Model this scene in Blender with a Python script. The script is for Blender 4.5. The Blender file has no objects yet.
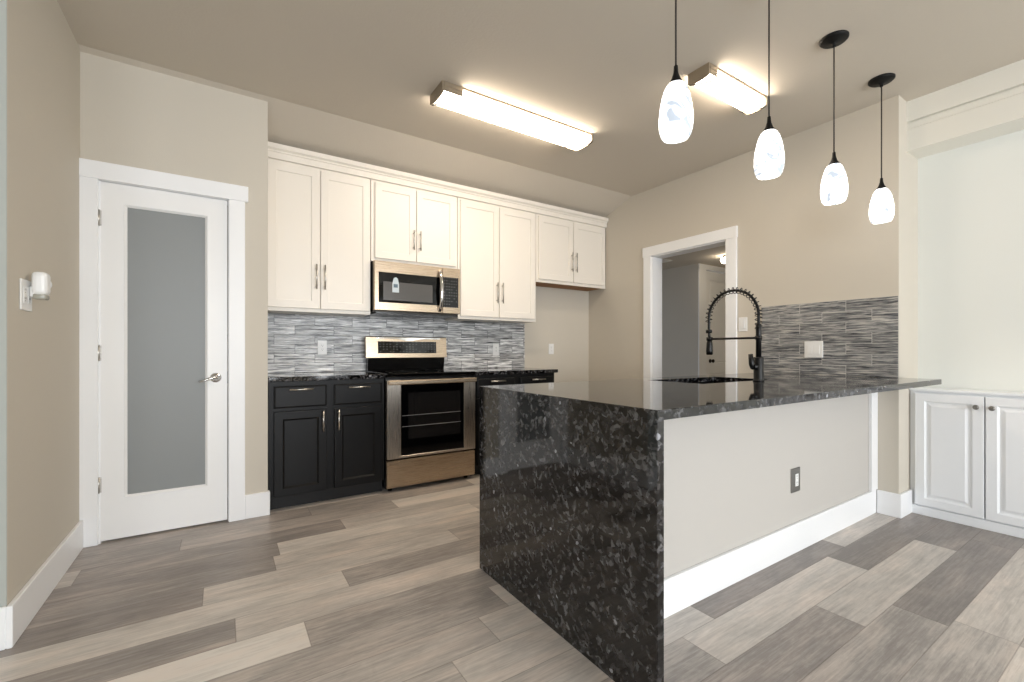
import bpy, bmesh, math, random
from mathutils import Vector, Matrix
random.seed(7)
S = bpy.context.scene
COL = S.collection
PI = math.pi

# ------------------------------------------------------------------ camera
CAM_H, YAW, FPX, HORIZON = 1.085, 32.97, 445.12, 351.16
cd = bpy.data.cameras.new('camera'); cam = bpy.data.objects.new('camera', cd); COL.objects.link(cam)
cam.location = (0, 0, CAM_H); cam.rotation_euler = (PI/2, 0, -math.radians(YAW))
cd.sensor_width = 36; cd.lens = FPX/1024*36; cd.shift_y = (HORIZON-341)/1024; cd.clip_start = .05
S.camera = cam

# ------------------------------------------------------------------ world, light, exposure
W = bpy.data.worlds.new('world'); S.world = W; W.use_nodes = True
W.node_tree.nodes['Background'].inputs[0].default_value = (.75, .85, 1, 1)
W.node_tree.nodes['Background'].inputs[1].default_value = 1.0
S.view_settings.view_transform = 'Standard'; S.view_settings.look = 'None'
S.view_settings.gamma = 1; S.view_settings.use_curve_mapping = False
S.view_settings.exposure = 0.12
TUBE_STRENGTH, PENDANT_STRENGTH = 22.0, 3.2
def area(name, loc, rot, sx, sy, power, color):
    l = bpy.data.lights.new(name, 'AREA'); l.shape = 'RECTANGLE'; l.size = sx; l.size_y = sy
    l.energy = power; l.color = color
    o = bpy.data.objects.new(name, l); COL.objects.link(o); o.location = loc; o.rotation_euler = rot
    return o
# daylight through the windows of the living area behind the camera
area('hall_fill', (6.6, 1.72, 1.5), (PI/2, 0, 0), 1.2, 1.5, 6, (1, .90, .75))   # unseen fill light added to brighten the hall door, no window here
REAR = -4.0
WINDOWS = [(-2.9, -1.3), (-.6, 1.0), (1.7, 3.3)]
for (a, b), watts in zip(WINDOWS, (52, 90, 118)):
    area('window_daylight', ((a+b)/2, REAR-.14, 1.45), (-PI/2, 0, PI), b-a, 1.9, watts, (.93, .965, 1))

# ------------------------------------------------------------------ materials
def new_mat(name):
    m = bpy.data.materials.new(name); m.use_nodes = True
    return m, m.node_tree.nodes, m.node_tree.links, m.node_tree.nodes['Principled BSDF']
def lin(r, g, b):
    f = lambda c: (c/255/12.92) if c/255 <= .04045 else ((c/255+.055)/1.055)**2.4
    return (f(r), f(g), f(b), 1)
def simple(name, rgb, rough=.5, metal=0, bump=0, bscale=60, spec=.5, coat=0):
    m, n, l, p = new_mat(name)
    p.inputs['Base Color'].default_value = lin(*rgb); p.inputs['Roughness'].default_value = rough
    p.inputs['Metallic'].default_value = metal; p.inputs['Specular IOR Level'].default_value = spec
    p.inputs['Coat Weight'].default_value = coat
    tc = n.new('ShaderNodeTexCoord'); nz = n.new('ShaderNodeTexNoise'); nz.inputs['Scale'].default_value = bscale
    nz.inputs['Detail'].default_value = 3
    l.new(tc.outputs['Object'], nz.inputs['Vector'])
    mr = n.new('ShaderNodeMapRange'); mr.inputs[3].default_value = max(rough-.04, .02); mr.inputs[4].default_value = min(rough+.04, 1)
    l.new(nz.outputs['Fac'], mr.inputs[0]); l.new(mr.outputs[0], p.inputs['Roughness'])
    if bump:
        b = n.new('ShaderNodeBump'); b.inputs['Strength'].default_value = bump; b.inputs['Distance'].default_value = .002
        l.new(nz.outputs['Fac'], b.inputs['Height']); l.new(b.outputs[0], p.inputs['Normal'])
    return m
def brushed(name, rgb, rough, axis='x', metal=1):
    m, n, l, p = new_mat(name)
    p.inputs['Metallic'].default_value = metal
    tc = n.new('ShaderNodeTexCoord'); mp = n.new('ShaderNodeMapping')
    mp.inputs['Scale'].default_value = (2, 200, 200) if axis == 'x' else (200, 200, 2)
    nz = n.new('ShaderNodeTexNoise'); nz.inputs['Scale'].default_value = 3
    l.new(tc.outputs['Object'], mp.inputs['Vector']); l.new(mp.outputs[0], nz.inputs['Vector'])
    mr = n.new('ShaderNodeMapRange'); mr.inputs[3].default_value = rough-.07; mr.inputs[4].default_value = rough+.09
    l.new(nz.outputs['Fac'], mr.inputs[0]); l.new(mr.outputs[0], p.inputs['Roughness'])
    cr = n.new('ShaderNodeMix'); cr.data_type = 'RGBA'
    c = lin(*rgb); cr.inputs['A'].default_value = [v*.93 for v in c[:3]]+[1]; cr.inputs['B'].default_value = c
    l.new(nz.outputs['Fac'], cr.inputs['Factor']); l.new(cr.outputs['Result'], p.inputs['Base Color'])
    return m

M = {}
M['wall'] = simple('beige_wall_paint', (207, 200, 187), .75, bump=.25, bscale=140, spec=.25)
M['ceiling'] = simple('beige_ceiling_paint', (210, 202, 189), .85, bump=.5, bscale=70, spec=.2)
M['white_wall'] = simple('off_white_wall_paint', (236, 238, 233), .75, bump=.2, bscale=140, spec=.25)
M['end_wall'] = simple('pale_sage_wall_paint', (178, 182, 176), .75, bump=.2, bscale=140, spec=.25)
M['panel_wall'] = simple('pale_grey_panel_paint', (195, 191, 185), .7, bump=.2, bscale=140, spec=.25)
M['trim'] = simple('white_trim_paint', (246, 247, 248), .35)
M['header'] = simple('off_white_header_paint', (236, 234, 225), .45)
M['door_white'] = simple('white_door_paint', (244, 244, 243), .32)
M['cab_white'] = simple('white_cabinet_lacquer', (240, 234, 224), .35)
M['cab_builtin'] = simple('white_built_in_paint', (243, 246, 249), .35)
M['cab_black'] = simple('black_cabinet_lacquer', (12, 12, 13), .4, spec=.25)
M['toe_black'] = simple('black_toe_kick', (14, 14, 15), .6)
M['wood_raw'] = simple('raw_wood_underside', (150, 105, 62), .7, bump=.2)
M['steel'] = brushed('brushed_stainless', (190, 172, 150), .27, 'x')
M['steel_v'] = brushed('brushed_stainless_upright', (198, 189, 178), .28, 'z')
M['nickel'] = simple('satin_nickel', (196, 192, 186), .28, 1)
M['chrome'] = simple('polished_chrome', (225, 225, 225), .08, 1)
M['bronze'] = simple('dark_bronze', (58, 54, 50), .35, .8)
M['pewter'] = simple('pewter_plate', (132, 130, 126), .35, .7)
M['fixture_metal'] = simple('beige_satin_fixture', (158, 145, 126), .4, .5)
M['black_glass'] = simple('black_oven_glass', (4, 4, 5), .05, spec=.3)
M['oven_dark'] = simple('oven_cavity', (12, 12, 12), .55, spec=.25)
M['black_plastic'] = simple('black_plastic', (9, 9, 10), .2)
M['black_metal'] = simple('matte_black_metal', (9, 9, 10), .36, spec=.4)
M['black_canopy'] = simple('black_painted_metal', (12, 12, 12), .55, spec=.25)
M['cord'] = simple('dark_cord', (44, 38, 32), .6)
M['white_plastic'] = simple('white_plastic', (240, 240, 238), .3)
M['slot'] = simple('dark_slot', (70, 68, 66), .5)
M['grey_marks'] = simple('pale_grey_marks', (150, 150, 152), .5)
M['sticker'] = simple('pale_sticker', (196, 208, 214), .5)
M['sticker_mark'] = simple('blue_grey_sticker_mark', (92, 112, 126), .5)
M['mesh_window'] = simple('grey_microwave_mesh', (78, 76, 74), .18)
M['sink'] = simple('black_composite_sink', (14, 14, 15), .3, bump=.1)
M['rear_floor_grey'] = simple('pantry_shelf_paint', (225, 222, 215), .5)

def emit(name, rgb, strength, swirl=False):
    m, n, l, p = new_mat(name)
    p.inputs['Base Color'].default_value = (.85, .85, .85, 1); p.inputs['Roughness'].default_value = .15 if swirl else .4
    p.inputs['Emission Strength'].default_value = strength
    p.inputs['Emission Color'].default_value = rgb+(1,)
    if swirl:
        tc = n.new('ShaderNodeTexCoord'); nz = n.new('ShaderNodeTexNoise'); nz.inputs['Scale'].default_value = 7
        nz.inputs['Detail'].default_value = 5; nz.inputs['Distortion'].default_value = 2.5
        mp = n.new('ShaderNodeMapping'); mp.inputs['Scale'].default_value = (1.2, 1.2, 1.0); mp.inputs['Rotation'].default_value = (.5, .3, 0)
        oi = n.new('ShaderNodeObjectInfo'); va = n.new('ShaderNodeVectorMath'); va.operation = 'ADD'
        l.new(tc.outputs['Object'], va.inputs[0]); l.new(oi.outputs['Location'], va.inputs[1])
        l.new(va.outputs[0], mp.inputs['Vector']); l.new(mp.outputs[0], nz.inputs['Vector'])
        r = n.new('ShaderNodeValToRGB'); e = r.color_ramp.elements
        e[0].position = .35; e[0].color = (.17, .19, .215, 1); e[1].position = .62; e[1].color = rgb+(1,)
        l.new(nz.outputs['Fac'], r.inputs[0]); l.new(r.outputs[0], p.inputs['Emission Color'])
        l.new(r.outputs[0], p.inputs['Base Color'])
    return m
M['diffuser'] = emit('lit_acrylic_diffuser', (1, .85, .68), TUBE_STRENGTH)
M['shade'] = emit('lit_swirled_glass', (1, .98, .95), PENDANT_STRENGTH, True)
M['hall_lamp'] = emit('lit_hall_globe', (1, .85, .65), 14)

def frosted():
    m, n, l, p = new_mat('frosted_glass')
    p.inputs['Base Color'].default_value = lin(166, 170, 170); p.inputs['Roughness'].default_value = .4
    p.inputs['Transmission Weight'].default_value = .35; p.inputs['Specular IOR Level'].default_value = .5
    tc = n.new('ShaderNodeTexCoord'); nz = n.new('ShaderNodeTexNoise'); nz.inputs['Scale'].default_value = 400
    b = n.new('ShaderNodeBump'); b.inputs['Strength'].default_value = .15; b.inputs['Distance'].default_value = .001
    l.new(tc.outputs['Object'], nz.inputs['Vector']); l.new(nz.outputs['Fac'], b.inputs['Height']); l.new(b.outputs[0], p.inputs['Normal'])
    return m
M['frosted'] = frosted()

def granite():
    m, n, l, p = new_mat('black_pearl_granite')
    tc = n.new('ShaderNodeTexCoord')
    nz = n.new('ShaderNodeTexNoise'); nz.inputs['Scale'].default_value = 14; nz.inputs['Detail'].default_value = 4
    l.new(tc.outputs['Object'], nz.inputs['Vector'])
    vm = n.new('ShaderNodeVectorMath'); vm.operation = 'MULTIPLY_ADD'
    vm.inputs[1].default_value = (.05, .05, .05)
    l.new(nz.outputs['Color'], vm.inputs[0]); l.new(tc.outputs['Object'], vm.inputs[2])
    v1 = n.new('ShaderNodeTexVoronoi'); v1.inputs['Scale'].default_value = 52; v1.inputs['Randomness'].default_value = 1
    v2 = n.new('ShaderNodeTexVoronoi'); v2.inputs['Scale'].default_value = 85
    v3 = n.new('ShaderNodeTexVoronoi'); v3.inputs['Scale'].default_value = 36
    for v in (v1, v2): l.new(vm.outputs[0], v.inputs['Vector'])
    l.new(vm.outputs[0], v3.inputs['Vector'])
    s1 = n.new('ShaderNodeSeparateColor'); l.new(v1.outputs['Color'], s1.inputs[0])
    r1 = n.new('ShaderNodeValToRGB'); r1.color_ramp.interpolation = 'EASE'
    e = r1.color_ramp.elements
    e[0].position = 0; e[0].color = lin(9, 9, 10); e[1].position = 1; e[1].color = lin(94, 95, 98)
    for pos, c in ((.25, (18, 18, 19)), (.45, (38, 38, 40)), (.65, (58, 56, 57)), (.85, (82, 82, 84))):
        x = e.new(pos); x.color = lin(*c)
    l.new(s1.outputs[0], r1.inputs[0])
    s2 = n.new('ShaderNodeSeparateColor'); l.new(v2.outputs['Color'], s2.inputs[0])
    r2 = n.new('ShaderNodeValToRGB'); e = r2.color_ramp.elements
    e[0].position = .3; e[0].color = (.25, .25, .25, 1); e[1].position = .95; e[1].color = (1.5, 1.5, 1.5, 1)
    l.new(s2.outputs[1], r2.inputs[0])
    mx = n.new('ShaderNodeMix'); mx.data_type = 'RGBA'; mx.blend_type = 'MULTIPLY'; mx.inputs['Factor'].default_value = .85
    l.new(r1.outputs[0], mx.inputs['A']); l.new(r2.outputs[0], mx.inputs['B'])
    # sparse bright feldspar flecks
    s3 = n.new('ShaderNodeSeparateColor'); l.new(v3.outputs['Color'], s3.inputs[0])
    g = n.new('ShaderNodeMath'); g.operation = 'GREATER_THAN'; g.inputs[1].default_value = .982; l.new(s3.outputs[2], g.inputs[0])
    d = n.new('ShaderNodeMath'); d.operation = 'LESS_THAN'; d.inputs[1].default_value = .3; l.new(v3.outputs['Distance'], d.inputs[0])
    gd = n.new('ShaderNodeMath'); gd.operation = 'MULTIPLY'; l.new(g.outputs[0], gd.inputs[0]); l.new(d.outputs[0], gd.inputs[1])
    # cloudy patches
    nb = n.new('ShaderNodeTexNoise'); nb.inputs['Scale'].default_value = 5; nb.inputs['Detail'].default_value = 3
    l.new(tc.outputs['Object'], nb.inputs['Vector'])
    rb = n.new('ShaderNodeMapRange'); rb.inputs[1].default_value = .3; rb.inputs[2].default_value = .7; rb.inputs[3].default_value = .6; rb.inputs[4].default_value = 1.3
    l.new(nb.outputs['Fac'], rb.inputs[0])
    mb = n.new('ShaderNodeMix'); mb.data_type = 'RGBA'; mb.blend_type = 'MULTIPLY'; mb.inputs['Factor'].default_value = 1
    l.new(mx.outputs['Result'], mb.inputs['A']); l.new(rb.outputs[0], mb.inputs['B'])
    mf = n.new('ShaderNodeMix'); mf.data_type = 'RGBA'; mf.inputs['B'].default_value = lin(150, 152, 158)
    l.new(gd.outputs[0], mf.inputs['Factor']); l.new(mb.outputs['Result'], mf.inputs['A'])
    l.new(mf.outputs['Result'], p.inputs['Base Color'])
    p.inputs['Roughness'].default_value = .05; p.inputs['Specular IOR Level'].default_value = .6
    return m
M['granite'] = granite()

def tiles(name, horiz, z_top, joint, cols, streak_light, gap_col, gloss, fh, fv):
    """strip tiles .30 x .0765 in running bond, streaked along their length; horiz is the wall's axis"""
    m, n, l, p = new_mat(name)
    tc = n.new('ShaderNodeTexCoord'); sp = n.new('ShaderNodeSeparateXYZ'); l.new(tc.outputs['Object'], sp.inputs[0])
    def mth(op, a, b=None, c=None):
        x = n.new('ShaderNodeMath'); x.operation = op
        for i, q in enumerate((a, b, c)):
            if q is None: continue
            if isinstance(q, (int, float)): x.inputs[i].default_value = q
            else: l.new(q, x.inputs[i])
        return x.outputs[0]
    hx = sp.outputs[horiz]; z = sp.outputs[2]
    rz = mth('DIVIDE', mth('SUBTRACT', z_top, z), .0765)
    row = mth('FLOOR', rz); fz = mth('FRACT', rz)
    odd = mth('MODULO', mth('ADD', row, 100), 2)
    cx = mth('ADD', mth('DIVIDE', mth('SUBTRACT', hx, joint), .30), mth('MULTIPLY', odd, .5))
    ci = mth('FLOOR', cx); fx = mth('FRACT', cx)
    cb = n.new('ShaderNodeCombineXYZ'); l.new(ci, cb.inputs[0]); l.new(row, cb.inputs[1])
    wn = n.new('ShaderNodeTexWhiteNoise'); l.new(cb.outputs[0], wn.inputs['Vector'])
    # streaks inside the tile: noise stretched along the tile
    cv = n.new('ShaderNodeCombineXYZ')
    l.new(mth('MULTIPLY', hx, fh), cv.inputs[0]); l.new(mth('MULTIPLY', z, fv), cv.inputs[1])
    l.new(mth('MULTIPLY', wn.outputs['Value'], 40), cv.inputs[2])
    nz = n.new('ShaderNodeTexNoise'); nz.inputs['Scale'].default_value = 1; nz.inputs['Detail'].default_value = 4
    nz.inputs['Roughness'].default_value = .65; nz.inputs['Distortion'].default_value = .6
    l.new(cv.outputs[0], nz.inputs['Vector'])
    r = n.new('ShaderNodeValToRGB'); e = r.color_ramp.elements
    e[0].position = .36; e[0].color = lin(*cols[0]); e[1].position = .66; e[1].color = lin(*cols[-1])
    for k, c in enumerate(cols[1:-1]):
        x = e.new(.45+.09*k/max(1, len(cols)-3)); x.color = lin(*c)
    l.new(nz.outputs['Fac'], r.inputs[0])
    tone = n.new('ShaderNodeMapRange'); tone.inputs[3].default_value = 1-streak_light; tone.inputs[4].default_value = 1+streak_light
    l.new(wn.outputs['Value'], tone.inputs[0])
    mt = n.new('ShaderNodeMix'); mt.data_type = 'RGBA'; mt.blend_type = 'MULTIPLY'; mt.inputs['Factor'].default_value = 1
    l.new(r.outputs[0], mt.inputs['A']); l.new(tone.outputs[0], mt.inputs['B'])
    gx = mth('LESS_THAN', mth('MINIMUM', fx, mth('SUBTRACT', 1, fx)), .006)
    gz = mth('LESS_THAN', mth('MINIMUM', fz, mth('SUBTRACT', 1, fz)), .018)
    gap = mth('MAXIMUM', gx, gz)
    mg = n.new('ShaderNodeMix'); mg.data_type = 'RGBA'; mg.inputs['B'].default_value = lin(*gap_col)
    l.new(gap, mg.inputs['Factor']); l.new(mt.outputs['Result'], mg.inputs['A']); l.new(mg.outputs['Result'], p.inputs['Base Color'])
    p.inputs['Roughness'].default_value = gloss
    b = n.new('ShaderNodeBump'); b.inputs['Strength'].default_value = .7; b.inputs['Distance'].default_value = .004
    l.new(mth('SUBTRACT', nz.outputs['Fac'], mth('MULTIPLY', gap, .4)), b.inputs['Height']); l.new(b.outputs[0], p.inputs['Normal'])
    return m
M['tile_right'] = tiles('grey_streaked_strip_tile', 1, 1.445, 1.353, [(62, 64, 68), (112, 114, 116), (148, 148, 147), (204, 200, 193)], .14, (186, 185, 182), .25, 7, 105)
M['tile_back'] = tiles('blue_grey_strip_tile', 0, 1.447, .488, [(74, 75, 77), (158, 159, 160), (204, 204, 204), (252, 252, 251)], .2, (98, 100, 102), .15, 5, 78)

def marked(name, px, pz, fw, fh, org, seed):
    """glossy black glass printed with rows of small pale key marks"""
    m, n, l, p = new_mat(name)
    tc = n.new('ShaderNodeTexCoord'); sp = n.new('ShaderNodeSeparateXYZ'); l.new(tc.outputs['Object'], sp.inputs[0])
    def mth(op, a, b=0):
        x = n.new('ShaderNodeMath'); x.operation = op
        for i, q in enumerate((a, b)):
            if isinstance(q, (int, float)): x.inputs[i].default_value = q
            else: l.new(q, x.inputs[i])
        return x.outputs[0]
    u = mth('DIVIDE', mth('SUBTRACT', sp.outputs[0], org[0]), px); v = mth('DIVIDE', mth('SUBTRACT', sp.outputs[2], org[1]), pz)
    cb = n.new('ShaderNodeCombineXYZ'); l.new(mth('FLOOR', u), cb.inputs[0]); l.new(mth('FLOOR', v), cb.inputs[1]); cb.inputs[2].default_value = seed
    wn = n.new('ShaderNodeTexWhiteNoise'); l.new(cb.outputs[0], wn.inputs['Vector'])
    on = mth('MULTIPLY', mth('LESS_THAN', mth('FRACT', u), fw), mth('LESS_THAN', mth('FRACT', v), fh))
    on = mth('MULTIPLY', on, mth('LESS_THAN', wn.outputs['Value'], .72))
    mx = n.new('ShaderNodeMix'); mx.data_type = 'RGBA'; mx.inputs['A'].default_value = lin(6, 6, 7); mx.inputs['B'].default_value = lin(120, 120, 120)
    l.new(on, mx.inputs['Factor']); l.new(mx.outputs['Result'], p.inputs['Base Color']); p.inputs['Roughness'].default_value = .06
    return m

def floor_mat():
    m, n, l, p = new_mat('grey_oak_vinyl_plank')
    at = n.new('ShaderNodeAttribute'); at.attribute_name = 'plank'
    sc = n.new('ShaderNodeSeparateColor'); l.new(at.outputs['Color'], sc.inputs[0])
    tc = n.new('ShaderNodeTexCoord')
    off = n.new('ShaderNodeCombineXYZ')
    mm = n.new('ShaderNodeMath'); mm.operation = 'MULTIPLY'; mm.inputs[1].default_value = 37; l.new(sc.outputs[1], mm.inputs[0])
    l.new(mm.outputs[0], off.inputs[2]); l.new(mm.outputs[0], off.inputs[0])
    va = n.new('ShaderNodeVectorMath'); va.operation = 'ADD'; l.new(tc.outputs['Object'], va.inputs[0]); l.new(off.outputs[0], va.inputs[1])
    def noise(scale, sx, sy, det=4, dist=0, rough=.55):
        mp = n.new('ShaderNodeMapping'); mp.inputs['Scale'].default_value = (sx, sy, 1); l.new(va.outputs[0], mp.inputs['Vector'])
        z = n.new('ShaderNodeTexNoise'); z.inputs['Scale'].default_value = scale; z.inputs['Detail'].default_value = det
        z.inputs['Distortion'].default_value = dist; z.inputs['Roughness'].default_value = rough
        l.new(mp.outputs[0], z.inputs['Vector']); return z.outputs['Fac']
    ramp = n.new('ShaderNodeValToRGB'); e = ramp.color_ramp.elements
    e[0].position = 0; e[0].color = lin(128, 121, 116); e[1].position = 1; e[1].color = lin(230, 225, 218)
    for pos, c in ((.3, (156, 149, 144)), (.55, (190, 183, 176)), (.8, (214, 207, 199))):
        x = e.new(pos); x.color = lin(*c)
    # tone of the plank shifted by broad cloudy figure and fine grain
    def mth(op, a, b):
        x = n.new('ShaderNodeMath'); x.operation = op
        for i, q in enumerate((a, b)):
            if isinstance(q, (int, float)): x.inputs[i].default_value = q
            else: l.new(q, x.inputs[i])
        return x.outputs[0]
    broad = noise(1, 2.2, 9, 3, .4); grain = noise(1, 5, 95, 5, .3, .7); knots = noise(1, 14, 30, 2, 1.5)
    t = mth('ADD', sc.outputs[0], mth('MULTIPLY', mth('SUBTRACT', broad, .5), .75))
    t = mth('ADD', t, mth('MULTIPLY', mth('SUBTRACT', grain, .5), .85))
    t = mth('ADD', t, mth('MULTIPLY', mth('SUBTRACT', knots, .5), .22))
    l.new(t, ramp.inputs[0])
    warm = n.new('ShaderNodeMix'); warm.data_type = 'RGBA'; warm.blend_type = 'MULTIPLY'
    warm.inputs['B'].default_value = (1.04, .965, .93, 1)
    l.new(mth('MULTIPLY', mth('SUBTRACT', broad, .45), 3), warm.inputs['Factor']); l.new(ramp.outputs[0], warm.inputs['A'])
    # plank joints from the plank's own coordinates
    uv = n.new('ShaderNodeUVMap'); uv.uv_map = 'plank_uv'; su = n.new('ShaderNodeSeparateXYZ'); l.new(uv.outputs[0], su.inputs[0])
    ex = mth('MINIMUM', su.outputs[0], mth('SUBTRACT', 1, su.outputs[0])); ey = mth('MINIMUM', su.outputs[1], mth('SUBTRACT', 1, su.outputs[1]))
    gap = mth('MAXIMUM', mth('LESS_THAN', ex, .0016), mth('LESS_THAN', ey, .010))
    mg = n.new('ShaderNodeMix'); mg.data_type = 'RGBA'; mg.blend_type = 'MULTIPLY'; mg.inputs['B'].default_value = (.6, .58, .56, 1)
    l.new(mth('MULTIPLY', gap, .8), mg.inputs['Factor']); l.new(warm.outputs['Result'], mg.inputs['A'])
    l.new(mg.outputs['Result'], p.inputs['Base Color'])
    rr = n.new('ShaderNodeMapRange'); rr.inputs[3].default_value = .30; rr.inputs[4].default_value = .48; l.new(grain, rr.inputs[0]); l.new(rr.outputs[0], p.inputs['Roughness'])
    b = n.new('ShaderNodeBump'); b.inputs['Strength'].default_value = .25; b.inputs['Distance'].default_value = .002
    l.new(mth('SUBTRACT', grain, gap), b.inputs['Height']); l.new(b.outputs[0], p.inputs['Normal'])
    return m
M['floor'] = floor_mat()

# ------------------------------------------------------------------ mesh helpers
def bm_new(): return bmesh.new()
def add_box(bm, x0, x1, y0, y1, z0, z1, bev=0, seg=1):
    r = bmesh.ops.create_cube(bm, size=1)
    vs = r['verts']
    bmesh.ops.scale(bm, vec=(x1-x0, y1-y0, z1-z0), verts=vs)
    bmesh.ops.translate(bm, vec=((x0+x1)/2, (y0+y1)/2, (z0+z1)/2), verts=vs)
    if bev:
        es = list({e for v in vs for e in v.link_edges})
        bmesh.ops.bevel(bm, geom=es, offset=bev, segments=seg, affect='EDGES', profile=.5)
def add_prism(bm, prof, axis, a, b):
    """extrude a 2D profile along x, y or z between a and b; profile gives the other two axes in order"""
    def P(u, v, t):
        return {'x': (t, u, v), 'y': (u, t, v), 'z': (u, v, t)}[axis]
    A = [bm.verts.new(P(u, v, a)) for u, v in prof]; B = [bm.verts.new(P(u, v, b)) for u, v in prof]
    k = len(prof)
    fs = [bm.faces.new(A), bm.faces.new(B[::-1])]
    for i in range(k): fs.append(bm.faces.new((A[i], B[i], B[(i+1) % k], A[(i+1) % k])))
    bmesh.ops.recalc_face_normals(bm, faces=fs)
def add_tube(bm, pts, r, sides=10, caps=True):
    pts = [Vector(p) for p in pts]; rad = r if isinstance(r, (list, tuple)) else [r]*len(pts)
    rings = []; up = None
    for i, p in enumerate(pts):
        d = (pts[min(i+1, len(pts)-1)]-pts[max(i-1, 0)]).normalized()
        if up is None:
            up = Vector((0, 0, 1)) if abs(d.z) < .9 else Vector((1, 0, 0))
        u = (up-d*up.dot(d)).normalized(); v = d.cross(u); up = u
        rings.append([bm.verts.new(p+(u*math.cos(2*PI*k/sides)+v*math.sin(2*PI*k/sides))*rad[i]) for k in range(sides)])
    for a, b in zip(rings, rings[1:]):
        for k in range(sides):
            f = bm.faces.new((a[k], a[(k+1) % sides], b[(k+1) % sides], b[k])); f.smooth = True
    if caps: bm.faces.new(rings[0][::-1]); bm.faces.new(rings[-1])
def add_lathe(bm, prof, c=(0, 0, 0), seg=32, closed=False):
    rings = []
    for r, z in prof:
        if r < 1e-6: rings.append([bm.verts.new((c[0], c[1], c[2]+z))])
        else: rings.append([bm.verts.new((c[0]+r*math.cos(2*PI*k/seg), c[1]+r*math.sin(2*PI*k/seg), c[2]+z)) for k in range(seg)])
    for a, b in zip(rings, rings[1:]):
        for k in range(seg):
            k2 = (k+1) % seg
            vs = [a[k % len(a)], a[k2 % len(a)], b[k2 % len(b)], b[k % len(b)]]
            q = []
            for v in vs:
                if v not in q: q.append(v)
            if len(q) >= 3: f = bm.faces.new(q); f.smooth = True
    bmesh.ops.recalc_face_normals(bm, faces=bm.faces[:])
def rot_bm(bm, mat): bmesh.ops.transform(bm, matrix=mat, verts=bm.verts[:])
def obj(name, bm, mat, parent=None, label=None):
    me = bpy.data.meshes.new(name); bm.normal_update(); bm.to_mesh(me); bm.free()
    me.materials.append(M[mat] if isinstance(mat, str) else mat)
    o = bpy.data.objects.new(name, me); COL.objects.link(o)
    if parent: o.parent = parent
    if label: o['label'] = label
    return o
def tag(o, label, cat, group=None):
    o['label'] = label; o['category'] = cat
    if group: o['group'] = group
    return o
def thing(name, label, cat, loc=(0, 0, 0), rotz=0, group=None):
    o = bpy.data.objects.new(name, None); COL.objects.link(o); o.empty_display_size = .1
    o.location = loc; o.rotation_euler = (0, 0, rotz)
    return tag(o, label, cat, group)
def struct(name, bm, mat, parent=None):
    o = obj(name, bm, mat, parent)
    if not parent: o['kind'] = 'structure'
    return o
def boxes(*bs, bev=0):
    bm = bm_new()
    for b in bs: add_box(bm, *b, bev=bev)
    return bm
def copy_tree(o, parent=None):
    c = o.copy(); COL.objects.link(c)
    if parent: c.parent = parent
    for ch in list(o.children): copy_tree(ch, c)
    return c

# ------------------------------------------------------------------ room numbers (metres)
H = 2.756                      # flat ceiling
XL, XR, XN = -.664, 3.696, 4.06    # left wall, doorway wall, niche wall
YP, YB, YE, YF = 3.364, 4.0, 1.063, 3.32   # pantry wall, back wall, end of doorway wall, ceiling fold
YLE = 2.375                    # end of left wall
XPE = .248                     # right end of pantry wall
XW = -3.6                      # far left wall of the living area
XI, YI, YK, XE = 1.077, .87, 1.959, 3.753  # island slab
CT = .91

# ---- floor: one mesh, a quad per plank
def build_floor():
    bm = bm_new(); uv = bm.loops.layers.uv.new('plank_uv'); cl = bm.loops.layers.float_color.new('plank')
    PW, PL = .177, 1.22; Y0 = 1.066
    joints = {-1: 2.68, 0: 1.67, -2: 2.12, -3: 2.40, -4: 2.47, 4: .272, 5: .04, 6: .49, 7: -.075, 9: .254, 8: -1.0, 3: 1.02, 1: .67, 2: -.35, 10: .63, 11: -.2}
    # tone (0 dark .. 1 pale) of the planks that can be told apart: (row, index from the row's joint)
    tones = {(0, 0): .12, (0, 1): .62, (0, -1): .62, (-1, 0): .10, (-1, -1): .66, (-1, 1): .2, (-2, 0): .62, (-2, -1): .3, (-2, 1): .15, (-3, 0): .16, (-3, -1): .42, (-4, -1): .5, (-5, 0): .5, (-5, 1): .7, (-5, -1): .4, (-6, 0): .62,
             (-3, 1): .2, (-4, 0): .62, (-4, 1): .3, (1, 0): .7, (1, -1): .55, (2, 0): .55, (2, 1): .75, (3, -1): .45, (3, 0): .8,
             (4, -1): .95, (4, 0): .42, (5, -1): .3, (5, 0): .62, (6, -1): .72, (6, 0): .38, (6, 1): .6, (7, -1): .18, (7, 0): .62, (7, 1): .45,
             (8, 0): .25, (8, 1): .6, (9, -1): .22, (9, 0): .75, (9, 1): .6, (10, -1): .25, (10, 0): .6, (11, 0): .4, (11, -1): .3, (11, 1): .85, (12, 0): .4, (12, -1): .3}
    rnd = random.Random(11)
    for r in range(-30, 30):
        y0 = Y0+r*PW; y1 = y0+PW
        if y1 < -4.1 or y0 > 6.2: continue
        j = joints.get(r, rnd.uniform(0, PL))
        for k in range(-5, 8):
            x0 = max(j+k*PL, -3.7); x1 = min(j+(k+1)*PL, 8.0)
            if x1 <= x0: continue
            ya, yb = max(y0, -4.1), min(y1, 6.2)
            f = bm.faces.new([bm.verts.new(v) for v in ((x0, ya, 0), (x1, ya, 0), (x1, yb, 0), (x0, yb, 0))])
            t = tones.get((r, k), rnd.choice([.15, .3, .45, .6, .75, .62])); s = rnd.random()
            fx0, fx1 = (x0-j-k*PL)/PL, (x1-j-k*PL)/PL
            for lp, q in zip(f.loops, ((fx0, 0), (fx1, 0), (fx1, 1), (fx0, 1))):
                lp[uv].uv = q; lp[cl] = (t, s, 0, 1)
    return bm
struct('floor', build_floor(), 'floor')

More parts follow.
